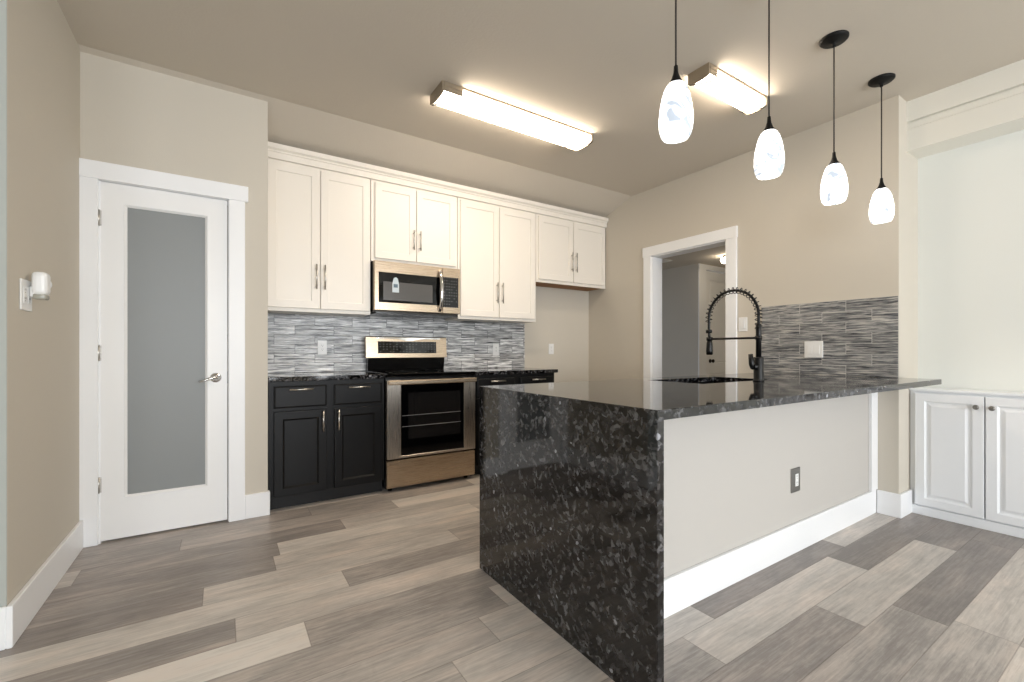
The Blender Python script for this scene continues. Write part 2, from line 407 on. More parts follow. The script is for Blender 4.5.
# ---- ceiling: flat, then falling to the back wall
bm = bm_new()
sl = lambda y: H-(y-YF)*.318
add_prism(bm, [(REAR-.1, H), (YF, H), (YB+.1, sl(YB+.1)), (YB+.1, H+.15), (REAR-.1, H+.15)], 'x', XW-.1, XN+.1)
struct('ceiling', bm, 'ceiling')
bm = boxes((XR+.14, 8, 1.7, 6.2, 2.44, 2.54)); struct('ceiling_hall', bm, 'ceiling')

# ---- walls
struct('wall_left', boxes((XW-.1, XL, YLE, YP+.1, 0, H)), 'wall')
DX0, DX1, DZ = -.592, .030, 2.05       # pantry door opening
bm = bm_new()
def wallcut(bm, x0, x1, z0, z1): add_prism(bm, [(YP, z0), (YP+.1, z0), (YP+.1, min(z1, sl(YP+.1))), (YP, min(z1, sl(YP)))], 'x', x0, x1)
wallcut(bm, XL, DX0, 0, DZ); wallcut(bm, DX1, XPE, 0, DZ); wallcut(bm, XL, XPE, DZ, 3)
add_prism(bm, [(YP+.1, 0), (YB, 0), (YB, sl(YB)), (YP+.1, sl(YP+.1))], 'x', XPE-.1, XPE)   # return beside the cabinets
add_prism(bm, [(YP+.1, 0), (YB, 0), (YB, sl(YB)), (YP+.1, sl(YP+.1))], 'x', XL-.1, XL)
struct('wall_pantry', bm, 'wall')
struct('wall_back', boxes((XL-.1, XR+.14, YB, YB+.1, 0, sl(YB))), 'wall')
OY0, OY1, OZ = 2.243, 3.056, 2.062       # hallway opening
bm = bm_new()
add_box(bm, XR, XR+.14, YE+.3, OY0, 0, H); add_box(bm, XR, XR+.14, OY0, OY1, OZ, H); add_box(bm, XR, XR+.14, OY1, YF, 0, H)
add_prism(bm, [(YF, 0), (YB, 0), (YB, sl(YB)), (YF, H)], 'x', XR, XR+.14)
add_box(bm, XR, XN+.1, YE, YE+.3, 0, H)
struct('wall_right', bm, 'wall')
struct('wall_niche', boxes((XN, XN+.1, REAR, YE, 0, H)), 'white_wall')
struct('wall_left_end', boxes((XW, XL-.001, YLE-.004, YLE-.0002, 0, H)), 'end_wall')
struct('wall_far_left', boxes((XW-.1, XW, REAR, YLE, 0, H)), 'wall')
bm = bm_new()
xs = [XW-.1]+[v for w in WINDOWS for v in w]+[XN+.1]
for i in range(0, len(xs), 2): add_box(bm, xs[i], xs[i+1], REAR-.1, REAR, 0, H)
for a, b in WINDOWS: add_box(bm, a, b, REAR-.1, REAR, 0, .5); add_box(bm, a, b, REAR-.1, REAR, 2.4, H)
struct('wall_rear', bm, 'wall')
for i, (a, b) in enumerate(WINDOWS):
    bm = boxes((a-.08, a, REAR, REAR+.02, .42, 2.48), (b, b+.08, REAR, REAR+.02, .42, 2.48), (a, b, REAR, REAR+.02, 2.4, 2.48), (a-.1, b+.1, REAR, REAR+.06, .46, .5),
               (a, a+.04, REAR-.07, REAR-.03, .5, 2.4), (b-.04, b, REAR-.07, REAR-.03, .5, 2.4), (a, b, REAR-.07, REAR-.03, 1.43, 1.47), bev=.003)
    struct('window_%d' % (i+1), bm, 'trim')
# hall beyond the doorway
bm = boxes((6.156, 6.256, 4.21, 6.2, 0, 2.44)); struct('wall_hall_far', bm, 'wall')
struct('wall_hall_door', boxes((6.256, 6.34, 4.21, 4.31, 0, 2.44), (7.15, 8, 4.21, 4.31, 0, 2.44), (6.34, 7.15, 4.21, 4.31, 2.38, 2.44)), 'wall')
struct('wall_hall_end', boxes((XR+.14, 8, 6.1, 6.2, 0, 2.44), (7.9, 8, 1.7, 4.2, 0, 2.44), (XR+.14, 8, 1.6, 1.7, 0, 2.44)), 'wall')

# ---- niche header: two boards with a bead between
bm = bm_new()
add_prism(bm, [(3.842, H), (XN, H), (XN, 2.424), (3.846, 2.424), (3.846, 2.566), (3.853, 2.572), (3.853, 2.606), (3.868, 2.608), (3.868, 2.619), (3.842, 2.620)], 'y', REAR, YE)
struct('trim_1', bm, 'header')

# ---- door and doorway casings
bm = boxes((XL, DX0+.004, YP-.02, YP, 0, DZ), (DX1, .118, YP-.02, YP, 0, DZ), (XL, .136, YP-.026, YP, DZ-.002, 2.146), bev=.002)
add_box(bm, DX0-.0, DX0+.012, YP, YP+.1, 0, DZ); add_box(bm, DX1-.004, DX1, YP, YP+.1, 0, DZ); add_box(bm, DX0, DX1, YP, YP+.1, DZ-.004, DZ)
add_box(bm, DX0, DX1, YP+.055, YP+.07, DZ-.02, DZ)
struct('trim_2', bm, 'trim')
bm = boxes((XR-.02, XR, OY1, OY1+.095, 0, OZ), (XR-.02, XR, OY0-.095, OY0, 0, OZ), (XR-.024, XR, OY0-.1, OY1+.103, OZ-.002, 2.158), bev=.002)
add_box(bm, XR-.005, XR+.145, OY1-.012, OY1, 0, OZ); add_box(bm, XR-.005, XR+.145, OY0, OY0+.012, 0, OZ); add_box(bm, XR-.005, XR+.145, OY0, OY1, OZ-.012, OZ)
struct('trim_3', bm, 'trim')
bm = boxes((6.16, 6.345, 4.19, 4.21, 0, 2.40), (7.145, 7.25, 4.19, 4.21, 0, 2.40), (6.16, 7.25, 4.188, 4.21, 2.36, 2.44), bev=.002)
struct('trim_4', bm, 'trim')

# ---- baseboards
BH = .155
struct('baseboard_left', boxes((XL, XL+.018, YLE-.018, YP-.02, 0, BH), (XW, XL, YLE-.018, YLE-.004, 0, BH), bev=.003), 'trim')
struct('baseboard_pantry', boxes((.118, XPE+.012, YP-.018, YP, 0, BH), (XPE, XPE+.012, YP, YP+.02, 0, BH), bev=.003), 'trim')
struct('baseboard_right', boxes((XR-.018, XR, YE-.018, 1.175, 0, BH), (XR, 3.885, YE-.018, YE, 0, BH), bev=.003), 'trim')
struct('baseboard_hall', boxes((6.138, 6.156, 4.2, 6.1, 0, .12), bev=.003), 'trim')
struct('baseboard_island', boxes((XI+.031, XR-.018, 1.175, 1.193, 0, BH), bev=.003), 'trim')
struct('baseboard_niche', boxes((XN-.018, XN, REAR, -.32, 0, BH), bev=.003), 'trim')

# ---- island half wall with its white end board
struct('wall_island', boxes((XI+.031, XR, 1.193, 1.27, 0, .868)), 'panel_wall')
struct('trim_5', boxes((3.598, XR, 1.173, 1.193, BH, .868), bev=.002), 'trim')

# ------------------------------------------------------------------ cabinet pieces
def panel_bm(x0, x1, z0, z1, t, rail, style='shaker'):
    """a framed door front facing -y; its back lies on y=0, its face on y=-t"""
    bm = bm_new(); add_box(bm, x0, x1, -t, 0, z0, z1)
    f = min(bm.faces, key=lambda q: q.calc_center_median().y)
    es = list(f.edges)
    bmesh.ops.inset_region(bm, faces=[f], thickness=rail, depth=0, use_even_offset=True)
    if style == 'shaker':
        bmesh.ops.inset_region(bm, faces=[f], thickness=.002, depth=-.007, use_even_offset=True)
    elif style == 'bevel':
        bmesh.ops.inset_region(bm, faces=[f], thickness=.012, depth=-.009, use_even_offset=True)
    elif style == 'raised':
        bmesh.ops.inset_region(bm, faces=[f], thickness=.010, depth=-.008, use_even_offset=True)
        bmesh.ops.inset_region(bm, faces=[f], thickness=.010, depth=0, use_even_offset=True)
        bmesh.ops.inset_region(bm, faces=[f], thickness=.014, depth=.007, use_even_offset=True)
    outer = [e for e in bm.edges if all(abs(v.co.y+t) < 1e-6 for v in e.verts) and
             all(min(abs(v.co.x-x0), abs(v.co.x-x1)) < 1e-6 or min(abs(v.co.z-z0), abs(v.co.z-z1)) < 1e-6 for v in e.verts)]
    outer = [e for e in outer if len(e.link_faces) == 2 and abs(e.link_faces[0].normal.dot(e.link_faces[1].normal)) < .5]
    bmesh.ops.bevel(bm, geom=outer, offset=.002, segments=1, affect='EDGES')
    return bm
def slab_front_bm(x0, x1, z0, z1, t):
    bm = bm_new(); add_box(bm, x0, x1, -t, 0, z0, z1)
    f = min(bm.faces, key=lambda q: q.calc_center_median().y)
    bmesh.ops.inset_region(bm, faces=[f], thickness=.010, depth=.004, use_even_offset=True)
    return bm
def pull_bm(x, z, y, L, vertical=True, r=.0055, off=.028):
    bm = bm_new()
    if vertical:
        add_tube(bm, [(x, y-off, z-L/2), (x, y-off, z+L/2)], r, 10)
        for s in (-1, 1): add_tube(bm, [(x, y, z+s*L*.36), (x, y-off, z+s*L*.36)], r*.8, 8)
    else:
        add_tube(bm, [(x-L/2, y-off, z), (x+L/2, y-off, z)], r, 10)
        for s in (-1, 1): add_tube(bm, [(x+s*L*.36, y, z), (x+s*L*.36, y-off, z)], r*.8, 8)
    return bm

# ---- upper cabinets: (x0, x1, z0, z1, door xs, handle z)
UY = 3.715; UT = .02           # carcass front; doors stand proud of it
def upper(label, x0, x1, z0, z1, doors, dz0, dz1, hz, hl, raw=False):
    c = thing('upper_cabinet', label, 'cabinet', ((x0+x1)/2, UY, z0), 0, 'white wall cabinets'); cx = (x0+x1)/2
    bm = bm_new(); add_box(bm, x0-cx+.001, x1-cx-.001, 0, YB-UY-.002, .012 if raw else 0, z1-z0, bev=.001)
    add_box(bm, x0-cx+.001, x1-cx-.001, -.001, .02, 0, .03)
    obj('carcass', bm, 'cab_white', c)
    if raw: obj('underside', boxes((x0-cx+.02, x1-cx-.02, .02, YB-UY-.004, .004, .0119)), 'wood_raw', c, 'bare wood underside')
    for i, (a, b) in enumerate(doors):
        d = obj('door', panel_bm(a-cx, b-cx, dz0-z0, dz1-z0, UT, .058), 'cab_white', c)
        hx = b-cx-.027 if i == 0 else a-cx+.027
        obj('pull', pull_bm(hx, hz-z0, -UT, hl), 'nickel', d)
    return c
upper('tall white two-door wall cabinet beside the pantry wall, left of the microwave', XPE+.004, 1.018, 1.385, 2.53, [(.272, .627), (.634, 1.012)], 1.412, 2.482, 1.655, .19)
upper('short white two-door wall cabinet directly above the microwave', 1.022, 1.808, 1.832, 2.53, [(1.052, 1.405), (1.412, 1.785)], 1.858, 2.482, 2.04, .17)
upper('tall white two-door wall cabinet right of the microwave', 1.812, 2.702, 1.385, 2.53, [(1.834, 2.246), (2.254, 2.682)], 1.412, 2.482, 1.648, .20)
upper('short white two-door wall cabinet over the empty refrigerator alcove', 2.706, 3.690, 1.802, 2.53, [(2.728, 3.190), (3.198, 3.668)], 1.832, 2.482, 2.045, .21, True)
bm = bm_new()
cy = UY-.001
add_prism(bm, [(cy, 2.503), (cy-.022, 2.503), (cy-.022, 2.548), (cy-.030, 2.552), (cy-.030, 2.56), (cy-.048, 2.572), (cy-.048, 2.605), (cy, 2.605)], 'x', XPE+.002, XR-.004)
tag(obj('crown_moulding', bm, 'cab_white'), 'stepped white crown moulding running along the top of the wall cabinets', 'moulding')

# ---- base cabinets
BY = 3.395
def base_cab(label, x0, x1, units, parent_name='base_cabinet'):
    c = thing(parent_name, label, 'cabinet', ((x0+x1)/2, BY, 0), 0, 'black base cabinets along the back wall'); cx = (x0+x1)/2
    bm = boxes((x0-cx, x1-cx, 0, YB-BY-.004, .10, .878), bev=.001)
    obj('carcass', bm, 'cab_black', c)
    obj('toe_kick', boxes((x0-cx, x1-cx, .055, .075, 0, .0995)), 'toe_black', c)
    for i, (a, b) in enumerate(units):
        d = obj('drawer', slab_front_bm(a-cx, b-cx, .698, .846, .018), 'cab_black', c)
        obj('pull', pull_bm((a+b)/2-cx, .822, -.02, .15, False, .006), 'nickel', d)
        d = obj('door', panel_bm(a-cx, b-cx, .098, .674, .02, .052, 'bevel'), 'cab_black', c)
        hx = b-cx-.026 if i % 2 == 0 else a-cx+.026
        obj('pull', pull_bm(hx, .592, -.02, .145, True, .006), 'nickel', d)
    return c
base_cab('black base cabinet with two drawers over two doors, left of the oven', XPE+.006, 1.034, [(.286, .618), (.670, 1.010)])
base_cab('black base cabinet right of the oven, half hidden by the island', 1.806, 2.690, [(1.835, 2.225), (2.285, 2.665)])
def counter(label, x0, x1):
    tag(obj('countertop', boxes((x0, x1, 3.366, YB-.002, .8785, CT), bev=.003), 'granite'), label, 'countertop', 'countertops either side of the oven')
counter('short black granite countertop between the pantry wall and the oven', XPE+.003, 1.036)
counter('black granite countertop right of the oven, ending at the refrigerator alcove', 1.804, 2.716)

# ---- backsplashes
bm = boxes((XPE+.002, 1.038, YB-.010, YB-.0005, CT+.0005, 1.384), (1.038, 1.810, YB-.010, YB-.0005, .9, 1.44), (1.810, 2.751, YB-.010, YB-.0005, CT+.0005, 1.384))
tag(obj('tile_backsplash', bm, 'tile_back'), 'blue-grey glossy strip-tile backsplash behind the oven and black counters', 'backsplash', 'strip-tile backsplashes')
bm = boxes((XR-.010, XR-.0005, YE+.002, 1.941, CT+.0005, 1.446))
tag(obj('tile_backsplash', bm, 'tile_right'), 'dark grey streaked strip-tile backsplash on the doorway wall above the island counter', 'backsplash', 'strip-tile backsplashes')

# ------------------------------------------------------------------ range
def build_range():
    x0, x1 = 1.040, 1.799; w = x1-x0; yf = 3.372
    c = thing('kitchen_range', 'freestanding stainless steel electric range with black glass cooktop between the black cabinets', 'oven', ((x0+x1)/2, yf, 0))
    h = w/2
    obj('body', boxes((-h, h, .012, YB-yf-.02, .03, .885), bev=.002), 'black_plastic', c)
    for sx in (-1, 1):
        for y in (.06, .5): 
            bm = bm_new(); add_lathe(bm, [(0, 0), (.018, 0), (.018, .031), (0, .031)], (sx*(h-.05), y, 0), 12); obj('foot', bm, 'black_plastic', c)
    dr = obj('drawer', boxes((-h+.002, h-.002, -.022, .012, .036, .243), bev=.004), 'steel', c)
    # oven door: stainless uprights and lower rail around black glass
    g0, g1 = -h+.110, h-.108
    bm = boxes((-h+.002, g0, -.028, .012, .258, .862), (g1, h-.002, -.028, .012, .258, .862), (g0, g1, -.028, .012, .258, .276), bev=.0015)
    d = obj('oven_door', bm, 'steel_v', c)
    obj('door_glass', boxes((g0, g1, -.024, .008, .276, .862)), 'black_glass', d)
    bm = boxes((g0+.06, g1-.03, -.0252, -.0242, .40, .76)); obj('window', bm, simple('oven_window_glass', (26, 25, 25), .06), d)
    for z in (.50, .585):
        bm = bm_new(); add_tube(bm, [(g0+.01, -.0258, z), (g1-.03, -.0258, z)], .0018, 6); obj('rack', bm, 'grey_marks', d)
    bm = boxes((-h+.004, h-.004, -.066, -.05, .828, .862), bev=.006)
    for s in (-1, 1): add_box(bm, s*(h-.03)-.022, s*(h-.03)+.022, -.052, -.026, .830, .860, bev=.002)
    obj('handle', bm, 'steel', d)
    # cooktop
    bm = boxes((-h-.001, h+.001, -.035, YB-yf-.09, .886, .914), bev=.006); ck = obj('cooktop', bm, 'black_glass', c)
    for bx, by, r in ((-.2, .12, .11), (.2, .13, .09), (-.19, .37, .075), (.2, .38, .10)):
        bm = bm_new()
        for rr in (r, r-.004):
            pass
        seg = 40; A = []; B = []
        for k in range(seg):
            a = 2*PI*k/seg; A.append(bm.verts.new((bx+r*math.cos(a), by+r*math.sin(a), .9144))); B.append(bm.verts.new((bx+(r-.003)*math.cos(a), by+(r-.003)*math.sin(a), .9144)))
        for k in range(seg): bm.faces.new((A[k], A[(k+1) % seg], B[(k+1) % seg], B[k]))
        obj('burner_ring', bm, 'grey_marks', ck)
    # back guard
    yb = YB-yf-.115
    bm = bm_new(); add_prism(bm, [(yb+.040, .9145), (YB-yf-.012, .9145), (YB-yf-.012, 1.2), (yb+.055, 1.2), (yb+.022, 1.04)], 'x', -h+.012, h-.03)
    bg = obj('back_guard', bm, 'black_glass', c)
    bm = bm_new()   # stainless control fascia leaning back a little
    add_prism(bm, [(yb+.012, 1.028), (yb+.055, 1.028), (yb+.075, 1.205), (yb+.032, 1.214), (yb+.026, 1.208)], 'x', -h-.008, h-.012)
    fa = obj('control_fascia', bm, 'steel', bg)
    sl_ = (.014)/.18
    def on(z, out): return yb+.012+(z-1.028)*.078-out
    bm = bm_new(); add_prism(bm, [(on(1.066, .003), 1.066), (on(1.066, -.01), 1.066), (on(1.172, -.01), 1.172), (on(1.172, .003), 1.172)], 'x', -h+.095, h-.118)
    pn = obj('control_panel', bm, marked('printed_control_glass', .030, .022, .34, .22, (0, .0), 5), fa)
    # polished brow over the panel
    prof = [(-.30+.6*k/20, 1.196-.020*math.exp(-((-.30+.6*k/20)+.0)**2/.006)) for k in range(21)]
    bm = bm_new(); add_prism(bm, [(-.30, 1.207)]+prof+[(.30, 1.207)], 'y', on(1.19, .006), on(1.19, -.004)); obj('fascia_brow', bm, 'chrome', fa)
build_range()

# ------------------------------------------------------------------ microwave
def build_microwave():
    x0, x1 = 1.024, 1.800; yf = 3.645; z0 = 1.408; hh = .421; w = x1-x0
    c = thing('microwave_oven', 'stainless over-the-range microwave with black glass front under the short cabinet', 'microwave', (x0, yf, z0))
    obj('body', boxes((.003, w-.003, .03, YB-yf-.012, .0, hh-.002), bev=.002), 'bronze', c)
    bm = bm_new(); add_box(bm, .02, w-.02, .0, .3, -.012, 0); obj('vent_grille', bm, 'black_plastic', c)
    bx = w*.775
    # door
    d = obj('door', boxes((.002, bx-.001, -.012, .03, .012, hh-.004), bev=.004), 'steel', c)
    dg = obj('door_glass', boxes((.038, bx-.001, -.0145, -.0115, .078, .326)), 'black_glass', d)
    obj('window', boxes((.075, .505, -.0155, -.0143, .098, .25)), 'mesh_window', dg)
    st = bm_new(); zc = .232; pr = []
    for k in range(13): a = PI*k/12; pr.append((.178+.022*math.cos(a), zc+.028+.03*math.sin(a)))
    pr = [(.150, .165), (.206, .165), (.206, .235)]+pr+[(.150, .235)]
    add_prism(st, pr, 'y', -.0166, -.0154); sk = obj('sticker', st, 'sticker', d, 'pale round-topped sticker')
    bm = boxes((.160, .196, -.0172, -.0165, .205, .234)); obj('sticker_print', bm, 'sticker_mark', sk)
    bm = bm_new()   # bowed vertical handle
    pts = [(bx-.028, -.014-.045*math.sin(PI*k/14)**.6, .03+.355*k/14) for k in range(15)]
    add_tube(bm, pts, [.014]+[.0165]*13+[.014], 12); rot_bm(bm, Matrix.Identity(4)); obj('handle', bm, 'chrome', d)
    # control side
    p = obj('control_side', boxes((bx+.001, w-.002, -.012, .03, .012, hh-.004), bev=.003), 'steel', c)
    g = obj('keypad_glass', boxes((bx+.001, w-.022, -.0145, -.0115, .066, .334)), marked('printed_keypad_glass', .024, .026, .36, .24, (bx+.012, .065), 3), p)
build_microwave()

# ------------------------------------------------------------------ island
def grid_slab(xs, ys, z0, z1, skip):
    bm = bm_new(); V = {}
    def v(i, j, z):
        k = (i, j, z)
        if k not in V: V[k] = bm.verts.new((xs[i], ys[j], z))
        return V[k]
    full = {(i, j) for i in range(len(xs)-1) for j in range(len(ys)-1)}-set(skip)
    for i, j in full:
        bm.faces.new((v(i, j, z1), v(i+1, j, z1), v(i+1, j+1, z1), v(i, j+1, z1)))
        bm.faces.new((v(i, j, z0), v(i, j+1, z0), v(i+1, j+1, z0), v(i+1, j, z0)))
        for di, dj, a, b in ((0, -1, (i, j), (i+1, j)), (1, 0, (i+1, j), (i+1, j+1)), (0, 1, (i+1, j+1), (i, j+1)), (-1, 0, (i, j+1), (i, j))):
            if (i+di, j+dj) not in full:
                bm.faces.new((v(*a, z0), v(*b, z0), v(*b, z1), v(*a, z1)))
    bmesh.ops.recalc_face_normals(bm, faces=bm.faces[:])
    return bm
SX0, SX1, SY0, SY1 = 2.15, 2.83, 1.44, 1.81
isl = thing('island_counter', 'long black granite island counter with a waterfall end', 'countertop', (XI, YK, 0))
def loc(bm, o): bmesh.ops.translate(bm, vec=tuple(-v for v in o.location), verts=bm.verts[:]); return bm
bm = grid_slab([XI, SX0, SX1, XR-.001, XE], [YI, YE-.002, SY0, SY1, YK], .879, CT, [(1, 2), (3, 1), (3, 2), (3, 3)])
es = [e for e in bm.edges if all(abs(v.co.z-CT) < 1e-6 for v in e.verts) and any(abs(f.normal.z) < .5 for f in e.link_faces)]
bmesh.ops.bevel(bm, geom=es, offset=.002, segments=1, affect='EDGES')
obj('countertop', loc(bm, isl), 'granite', isl)
obj('waterfall_panel', loc(boxes((XI, XI+.030, YI, YK, 0, .8788), bev=.001), isl), 'granite', isl)
obj('support_strip', loc(boxes((XI+.031, 3.69, YI+.25, YE+.13, .866, .8785)), isl), 'toe_black', isl)
# carcass under the counter on the sink side
ic = thing('island_cabinet', 'black base cabinet on the sink side of the island', 'cabinet', (2.4, 1.28, 0))
bm = boxes((XI+.032, XI+.05, 1.272, 1.90, .1, .878), (3.67, 3.688, 1.272, 1.90, .1, .878), (XI+.05, 3.67, 1.88, 1.90, .1, .878), (XI+.05, 3.67, 1.272, 1.88, .1, .118), (XI+.05, 3.67, 1.82, 1.84, 0, .1))
obj('carcass', loc(bm, ic), 'cab_black', ic)
for k in range(4):
    a = XI+.06+k*.64; bm = panel_bm(-.30, .30, .11, .86, .02, .055, 'bevel'); rot_bm(bm, Matrix.Translation((a+.32, 1.9, 0)) @ Matrix.Rotation(PI, 4, 'Z'))
    obj('door', loc(bm, ic), 'cab_black', ic)
# sink
sk = thing('kitchen_sink', 'black undermount sink basin set into the granite island', 'sink', ((SX0+SX1)/2, (SY0+SY1)/2, .66))
a, b, c_, d_ = SX0-.006, SX1+.006, SY0-.006, SY1+.006
bm = boxes((a-.012, a, c_-.012, d_+.012, .66, .8785), (b, b+.012, c_-.012, d_+.012, .66, .8785), (a, b, c_-.012, c_, .66, .8785), (a, b, d_, d_+.012, .66, .8785), (a, b, c_, d_, .66, .672))
obj('basin', loc(bm, sk), 'sink', sk)
bm = bm_new(); add_lathe(bm, [(0, .674), (.045, .674), (.05, .678), (.055, .673), (.055, .672)], ((a+b)/2, (c_+d_)/2, 0), 24); obj('drain', loc(bm, sk), 'nickel', sk)

# faucet
def build_faucet():
    fx, fy = 2.60, 1.385
    c = thing('kitchen_faucet', 'tall matte black spring-neck faucet standing at the island sink', 'faucet', (fx, fy, CT))
    bm = bm_new(); add_lathe(bm, [(0, 0), (.030, 0), (.030, .006), (.027, .010), (.0262, .012), (.0262, .135), (.023, .142), (0, .142)], seg=28); obj('base', bm, 'black_metal', c)
    bm = bm_new(); add_lathe(bm, [(0, .14), (.0145, .14), (.0145, .33), (.012, .334), (0, .334)], seg=20); obj('riser', bm, 'black_metal', c)
    # lever handle on a side boss
    bm = bm_new(); add_tube(bm, [(0, 0, .085), (-.05, .008, .085)], .0165, 16); hb = obj('handle_boss', bm, 'black_metal', c)
    bm = bm_new(); add_tube(bm, [(-.047, .008, .078), (-.052, .012, .10), (-.060, .014, .158)], [.013, .015, .012], 12); obj('lever', bm, 'black_metal', hb)
    R = .157; zc = .387
    path = [(0, 0, .30+.105*k/8) for k in range(8)]+[(0, R-R*math.cos(PI*k/32), zc+R*math.sin(PI*k/32)) for k in range(33)]
    path += [(0, 2*R, zc-.03), (0, 2*R, zc-.08)]
    hose = path+[(0, 2*R-.002, zc-.11), (0, 2*R-.004, .26)]
    bm = bm_new(); add_tube(bm, hose, .0078, 12); obj('hose', bm, 'black_metal', c)
    # spring: helix wound on the path
    P = [Vector(p) for p in path[:-1]]
    L = [0]
    for p, q in zip(P, P[1:]): L.append(L[-1]+(q-p).length)
    turns = 25; N = turns*12; pts = []
    for i in range(N+1):
        s = L[-1]*i/N; k = 0
        while k < len(L)-2 and L[k+1] < s: k += 1
        t = (s-L[k])/(L[k+1]-L[k]); p = P[k].lerp(P[k+1], t)
        d0 = (P[min(k+1, len(P)-1)]-P[max(k-1, 0)]).normalized(); d1 = (P[min(k+2, len(P)-1)]-P[k]).normalized(); d = d0.lerp(d1, t).normalized()
        u = Vector((1, 0, 0)); v = d.cross(u)
        a = 2*PI*turns*i/N
        pts.append(p+(u*math.cos(a)+v*math.sin(a))*.0185)
    bm = bm_new(); add_tube(bm, pts, .0025, 6); obj('spring', bm, 'black_metal', c)
    bm = bm_new(); add_lathe(bm, [(0, -.012), (.017, -.012), (.019, 0), (.017, .010), (0, .010)], (0, 2*R, zc-.085), 20); obj('spring_collar', bm, 'black_metal', c)
    bm = bm_new(); add_lathe(bm, [(0, .155), (.020, .155), (.021, .175), (.0175, .228), (.0125, .252), (0, .252)], (0, 2*R-.004, 0), 24); sp = obj('spray_head', bm, 'black_metal', c)
    bm = bm_new(); add_lathe(bm, [(0, .151), (.0165, .151), (.0165, .156), (0, .156)], (0, 2*R-.004, 0), 24); obj('spray_face', bm, 'black_plastic', sp)
    bm = bm_new(); add_tube(bm, [(0, .01, .252), (0, 2*R-.02, .252)], .0065, 10); add_lathe(bm, [(.012, .242), (.0185, .242), (.0185, .264), (.012, .264), (.012, .242)], (0, 2*R-.004, 0), 24)
    add_lathe(bm, [(.0146, .242), (.019, .242), (.019, .264), (.0146, .264), (.0146, .242)], (0, 0, 0), 24); obj('holder_arm', bm, 'black_metal', c)
build_faucet()

# ------------------------------------------------------------------ built-in niche cabinet (faces -x)
def build_builtin():
    yA = YE-.004; dep = XN-3.895
    c = thing('built_in_cabinet', 'low white built-in cabinet with raised-panel doors below the pale niche wall', 'cabinet', (3.895, yA, 0), -PI/2)
    Lc = 1.36
    obj('carcass', boxes((0, Lc, 0, dep-.002, 0, .812), bev=.001), 'cab_builtin', c)
    obj('plinth', boxes((0, Lc, -.012, -.0005, 0, .058), bev=.002), 'cab_builtin', c)
    obj('cabinet_top', boxes((0, Lc+.02, -.018, dep-.002, .822, .838), (0, Lc, 0, dep-.002, .8122, .8222), bev=.002), 'cab_builtin', c)
    ds = [(.028, .350), (.358, .690), (.70, 1.02), (1.03, 1.345)]
    for i, (a, b) in enumerate(ds):
        d = obj('door', panel_bm(a, b, .066, .806, .02, .048, 'raised'), 'cab_builtin', c)
        kx = b-.030 if i % 2 == 0 else a+.030
        bm = bm_new(); add_lathe(bm, [(0, 0), (.006, 0), (.005, .010), (.014, .018), (.015, .023), (.010, .028), (0, .029)], seg=20)
        rot_bm(bm, Matrix.Translation((kx, -.02, .742)) @ Matrix.Rotation(PI/2, 4, 'X')); obj('knob', bm, 'pewter', d)
build_builtin()

# ------------------------------------------------------------------ pantry door (structure, with parts)
bm = bm_new()
a0, a1, z0, z1 = -.583, .022, .012, 2.043; g0, g1, gz0, gz1 = -.466, -.095, .254, 1.918; yd = YP+.004
for bx in ((a0, g0-.012, z0, z1), (g1+.012, a1, z0, z1), (g0-.012, g1+.012, z0, gz0-.012), (g0-.012, g1+.012, gz1+.012, z1)):
    add_box(bm, bx[0], bx[1], yd, yd+.036, bx[2], bx[3])
# glazing bead: a sloped frame around the pane
def bead(bm, x0, x1, zz0, zz1, w, ya, yb):
    o = [(x0-w, zz0-w), (x1+w, zz0-w), (x1+w, zz1+w), (x0-w, zz1+w)]; i_ = [(x0, zz0), (x1, zz0), (x1, zz1), (x0, zz1)]
    O = [bm.verts.new((x, ya, z)) for x, z in o]; I = [bm.verts.new((x, yb, z)) for x, z in i_]; O2 = [bm.verts.new((x, yd+.036, z)) for x, z in o]; I2 = [bm.verts.new((x, yd+.036, z)) for x, z in i_]
    fs = []
    for k in range(4):
        q = (k+1) % 4
        fs += [bm.faces.new((O[k], O[q], I[q], I[k])), bm.faces.new((I[k], I[q], I2[q], I2[k])), bm.faces.new((I2[k], I2[q], O2[q], O2[k]))]
    bmesh.ops.recalc_face_normals(bm, faces=fs)
bead(bm, g0, g1, gz0, gz1, .012, yd-.004, yd+.008)
door = struct('door_1', bm, 'door_white')
door['label'] = 'white pantry door with a tall frosted glass pane'
obj('glass_pane', boxes((g0-.002, g1+.002, yd+.012, yd+.018, gz0-.002, gz1+.002)), 'frosted', door)
for z in (1.835, 1.075, .331):
    bm = bm_new(); add_tube(bm, [(a0-.004, yd-.008, z-.045), (a0-.004, yd-.008, z+.045)], .006, 10)
    add_box(bm, a0-.009, a0+.006, yd-.0035, yd-.0005, z-.043, z+.043); obj('hinge', bm, 'nickel', door)
bm = bm_new(); add_lathe(bm, [(0, 0), (.030, 0), (.031, .004), (.027, .010), (.012, .013), (.011, .042), (0, .042)], seg=28); rot_bm(bm, Matrix.Translation((-.040, yd, .918)) @ Matrix.Rotation(PI/2, 4, 'X'))
hd = obj('handle_rose', bm, 'chrome', door)
bm = bm_new(); add_tube(bm, [(-.036, yd-.042, .920), (-.065, yd-.046, .916), (-.105, yd-.046, .902), (-.125, yd-.040, .898)], [.011, .0095, .0075, .006], 12); obj('lever', bm, 'chrome', hd)
obj('latch_plate', boxes((a1+.0005, a1+.003, yd-.003, yd+.02, .88, .955)), 'bronze', door)
# pantry shelf behind the frosted pane
tag(obj('pantry_shelf', boxes((XL+.003, XPE-.103, YB-.32, YB-.002, 1.20, 1.22)), 'rear_floor_grey'), 'white shelf inside the pantry behind the frosted glass door', 'shelf')

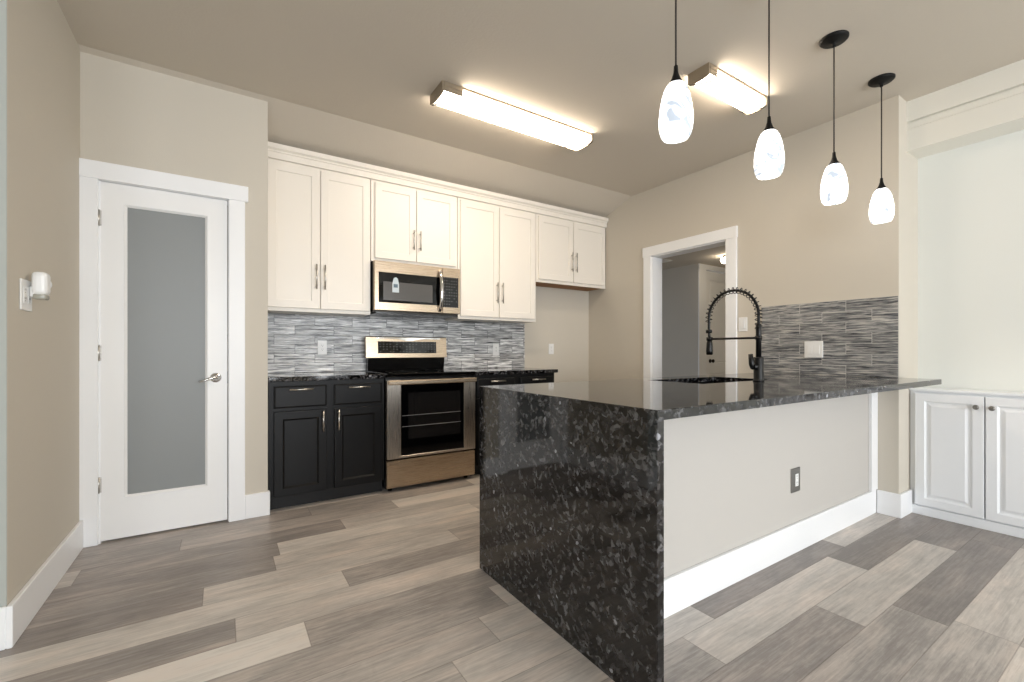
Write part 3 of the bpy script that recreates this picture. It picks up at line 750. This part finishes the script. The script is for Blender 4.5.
# hall door (structure)
bm = bm_new(); dx0 = 6.35; dw = .79
p_ = panel_bm(0, dw, .01, 2.355, .035, .11, 'none') if False else None
def two_panel_door(w, h):
    bm = bm_new()
    add_box(bm, 0, .11, -.035, 0, .01, h); add_box(bm, w-.11, w, -.035, 0, .01, h)
    for z0_, z1_ in ((.01, .22), (.74, .88), (h-.13, h)): add_box(bm, .11, w-.11, -.035, 0, z0_, z1_)
    for z0_, z1_ in ((.22, .74), (.88, h-.13)):
        q = panel_bm(.1105, w-.1105, z0_, z1_, .022, .012, 'raised'); me = bpy.data.meshes.new('t'); q.to_mesh(me); q.free(); bm.from_mesh(me); bpy.data.meshes.remove(me)
    return bm
bm = two_panel_door(dw, 2.35); rot_bm(bm, Matrix.Translation((dx0, 4.25, 0)))
hdoor = struct('door_2', bm, 'door_white'); hdoor['label'] = 'white panelled door seen through the hallway opening'
bm = bm_new(); add_lathe(bm, [(0, 0), (.032, 0), (.032, .006), (.012, .012), (.011, .034), (.027, .045), (.029, .058), (.02, .068), (0, .07)], seg=20)
rot_bm(bm, Matrix.Translation((dx0+.13, 4.215, .93)) @ Matrix.Rotation(PI/2, 4, 'X')); kn = obj('door_knob', bm, 'bronze', hdoor)

# ------------------------------------------------------------------ wrap-around ceiling lights
def wrap_light(label, x0, x1, y0, y1):
    c = thing('ceiling_light', label, 'light', ((x0+x1)/2, (y0+y1)/2, H), 0, 'wrap-around ceiling lights')
    hl, hw = (x1-x0)/2, (y1-y0)/2; drop = .060; arch = .014
    obj('pan', boxes((-hl, hl, -hw, hw, -.012, 0), bev=.001), 'fixture_metal', c)
    def section(k, w, d, base):
        return [(-w, base)]+[(-w*math.cos(PI*i/k), -d-arch*math.sin(PI*i/k)) for i in range(k+1)]+[(w, base)]
    bm = bm_new(); add_prism(bm, section(14, hw-.006, drop-.008, -.013), 'x', -hl+.008, hl-.008); obj('diffuser', bm, 'diffuser', c)
    for s in (-1, 1):
        bm = bm_new()
        e = section(14, hw+.002, drop, -.0005)
        add_prism(bm, e, 'x', s*hl-.006, s*hl+.006)
        L = .135 if hl > .5 else .075
        xa, xb = sorted((s*(hl-.006), s*(hl-L)))
        t = s               # one side return per end, on opposite sides
        ya, yb = sorted((t*(hw-.005), t*(hw+.004)))
        add_box(bm, xa, xb, ya, yb, -drop, -.0005, bev=.002)
        add_box(bm, xa, xb, ya-.003, yb+.003, -drop*.55, -drop*.35, bev=.001)
        cap = obj('end_cap', bm, 'fixture_metal', c)
        bm = bm_new(); pts = []   # S-shaped seam over the lens
        for i in range(25):
            f = i/24; y = -hw+2*hw*f; zz = -drop-arch*math.sin(math.acos(max(-1, min(1, y/hw))))+.001
            q = f if s > 0 else 1-f
            pts.append((s*(hl-.006-(L-.006)*(3*q*q-2*q**3)), y, zz))
        add_tube(bm, pts, .0048, 6); obj('cap_edge', bm, 'slot', cap)
    return c
wrap_light('long four-foot wrap-around ceiling light nearest the wall cabinets', 1.138, 2.378, 2.535, 2.73)
wrap_light('short two-foot wrap-around ceiling light above the island, near the pendants', 2.36, 2.985, 1.54, 1.675)

# ------------------------------------------------------------------ pendants
def make_pendant(label, x, y):
    c = thing('pendant_light', label, 'light', (x, y, H), 0, 'pendants over the island')
    bm = bm_new(); add_lathe(bm, [(0, 0), (.066, 0), (.066, -.008), (.058, -.016), (.02, -.022), (.009, -.03), (.008, -.045), (0, -.045)], seg=36); obj('canopy', bm, 'black_canopy', c)
    bm = bm_new(); add_tube(bm, [(0, 0, -.04), (0, 0, -.63)], .0035, 8); obj('cord', bm, 'cord', c)
    bm = bm_new(); add_lathe(bm, [(0, -0.6080), (.007, -0.6080), (.009, -0.6330), (.016, -0.6560), (.026, -0.6730), (.028, -0.6800), (0, -0.6800)], seg=24); obj('socket_cap', bm, 'black_canopy', c)
    prof = [(.025, -0.6740), (.033, -0.6820), (.042, -0.6990), (.050, -0.7250), (.0565, -0.7580), (.0605, -0.7910), (.0612, -0.8180), (.059, -0.8440), (.053, -0.8660), (.047, -0.8760),
            (.044, -0.8760), (.050, -0.8640), (.0555, -0.8420), (.0577, -0.8170), (.057, -0.7910), (.053, -0.7580), (.047, -0.7270), (.039, -0.7020), (.030, -0.6850), (.023, -0.6780)]
    bm = bm_new(); add_lathe(bm, prof, seg=40)
    o = obj('glass_shade', bm, 'shade', c)
    bm = bm_new(); add_lathe(bm, [(0, -0.6880), (.014, -0.6880), (.016, -0.7180), (.026, -0.7580), (.028, -0.7780), (.022, -0.8030), (0, -0.8140)], seg=20); obj('bulb', bm, M['bulb'], c)
    return c
M['bulb'] = emit('lit_bulb', (1, .95, .88), 12)
PY = 1.06
pend = make_pendant('leftmost of the four swirled-glass pendants, nearest the waterfall end', 1.416, PY)
for x, lb in ((2.078, 'second from left of the four swirled-glass pendants, before the short ceiling light'), (2.740, 'third from left of the four swirled-glass pendants, its black canopy in view'), (3.396, 'rightmost of the four swirled-glass pendants, nearest the niche header')):
    c = copy_tree(pend); c.location.x = x; c['label'] = lb

# ------------------------------------------------------------------ electrical plates; built facing -y, turned on the wall
def plate(name, label, cat, loc_, rotz, w, h, inserts, plate_mat='white_plastic', ins_mat='white_plastic', kind='outlet', group=None):
    group = group or {'outlet': 'wall outlets', 'switch': 'light switches'}[cat]
    c = thing(name, label, cat, loc_, rotz, group)
    obj('cover_plate', boxes((-w/2, w/2, -.006, 0, -h/2, h/2), bev=.002), plate_mat, c)
    for x in inserts:
        if kind == 'switch':
            bm = bm_new(); add_prism(bm, [(-.006, -.033), (-.0125, -.033), (-.0085, .033), (-.006, .033)], 'x', x-.0165, x+.0165); obj('rocker', bm, ins_mat, c)
        else:
            f = obj('socket', boxes((x-.0165, x+.0165, -.0085, -.006, -.033, .033), bev=.0008), ins_mat, c)
            bm = bm_new()
            for z in (-.017, .017):
                add_box(bm, x-.0065, x-.0045, -.0089, -.0084, z-.001, z+.008); add_box(bm, x+.0045, x+.0065, -.0089, -.0084, z-.001, z+.008); add_box(bm, x-.002, x+.002, -.0089, -.0084, z-.009, z-.005)
            obj('slots', bm, 'slot', f)
    return c
plate('wall_outlet', 'white outlet on the tiles left of the oven', 'outlet', (.695, YB-.0105, 1.115), 0, .072, .118, [0])
plate('wall_outlet', 'white outlet on the tiles right of the oven', 'outlet', (2.385, YB-.0105, 1.103), 0, .072, .125, [0])
plate('wall_outlet', 'white outlet on the bare beige wall of the refrigerator alcove', 'outlet', (3.123, YB-.0005, 1.11), 0, .072, .118, [0])
plate('light_switch', 'single white light switch on the beige wall beside the doorway', 'switch', (XR-.0005, 2.098, 1.312), -PI/2, .074, .118, [0], kind='switch')
plate('light_switch', 'double white light switch on the dark streaked tiles', 'switch', (XR-.0105, 1.556, 1.098), -PI/2, .124, .122, [-.024, .024], kind='switch')
plate('island_outlet', 'white outlet with a dark pewter cover on the island panel', 'outlet', (2.606, 1.1925, .386), 0, .094, .130, [.006], 'pewter', 'white_plastic')
plate('wall_outlet', 'white outlet plate on the left wall holding a plug-in', 'outlet', (XL+.0005, 2.545, 1.308), PI/2, .115, .122, [-.024, .024])
# plug-in night light on that outlet (sticks out along +x)
nl = thing('plug_in_night_light', 'white plug-in night light sticking out from the left wall outlet', 'night light', (XL+.010, 2.57, 1.325), PI/2)
bm = bm_new(); add_box(bm, -.018, .018, -.022, 0, -.022, .022, bev=.006, seg=2); obj('plug_body', bm, 'white_plastic', nl)
bm = bm_new(); add_box(bm, -.028, .032, -.054, -.006, -.012, .082, bev=.016, seg=3); obj('housing', bm, 'white_plastic', nl)
bm = bm_new(); add_box(bm, -.022, .026, -.050, -.010, -.030, -.008, bev=.006, seg=2); obj('lens', bm, simple('grey_clear_lens', (160, 158, 146), .12), nl)
bm = bm_new(); add_lathe(bm, [(0, 0), (.026, 0), (.024, .006), (0, .009)], seg=20); rot_bm(bm, Matrix.Translation((.029, -.030, .036)) @ Matrix.Rotation(PI/2, 4, 'Y')); obj('sensor_cap', bm, 'white_plastic', nl)

# ------------------------------------------------------------------ hallway ceiling fittings
hl = thing('hall_ceiling_light', 'small lit ceiling light beyond the hallway opening', 'light', (5.99, 3.62, 2.44))
bm = bm_new(); add_lathe(bm, [(0, 0), (.07, 0), (.07, -.02), (.02, -.03), (0, -.03)], seg=24); obj('canopy', bm, 'bronze', hl)
bm = bm_new(); add_lathe(bm, [(0, -.03), (.085, -.035), (.10, -.06), (.08, -.10), (0, -.12)], seg=24); obj('globe', bm, 'hall_lamp', hl)
bm = bm_new(); add_lathe(bm, [(0, -.118), (.012, -.12), (.008, -.14), (0, -.145)], seg=12); obj('finial', bm, 'bronze', hl)
v = thing('hall_ceiling_fitting', 'flat pale fitting on the hallway ceiling at the left of the opening', 'ceiling fitting', (5.45, 4.36, 2.44))
obj('frame', boxes((-.16, .16, -.11, .11, -.014, 0), bev=.004), 'white_plastic', v)
bm = bm_new()
for k in range(7): add_box(bm, -.14, .14, -.09+.027*k, -.078+.027*k, -.018, -.0135)
obj('louvre', bm, 'white_plastic', v)
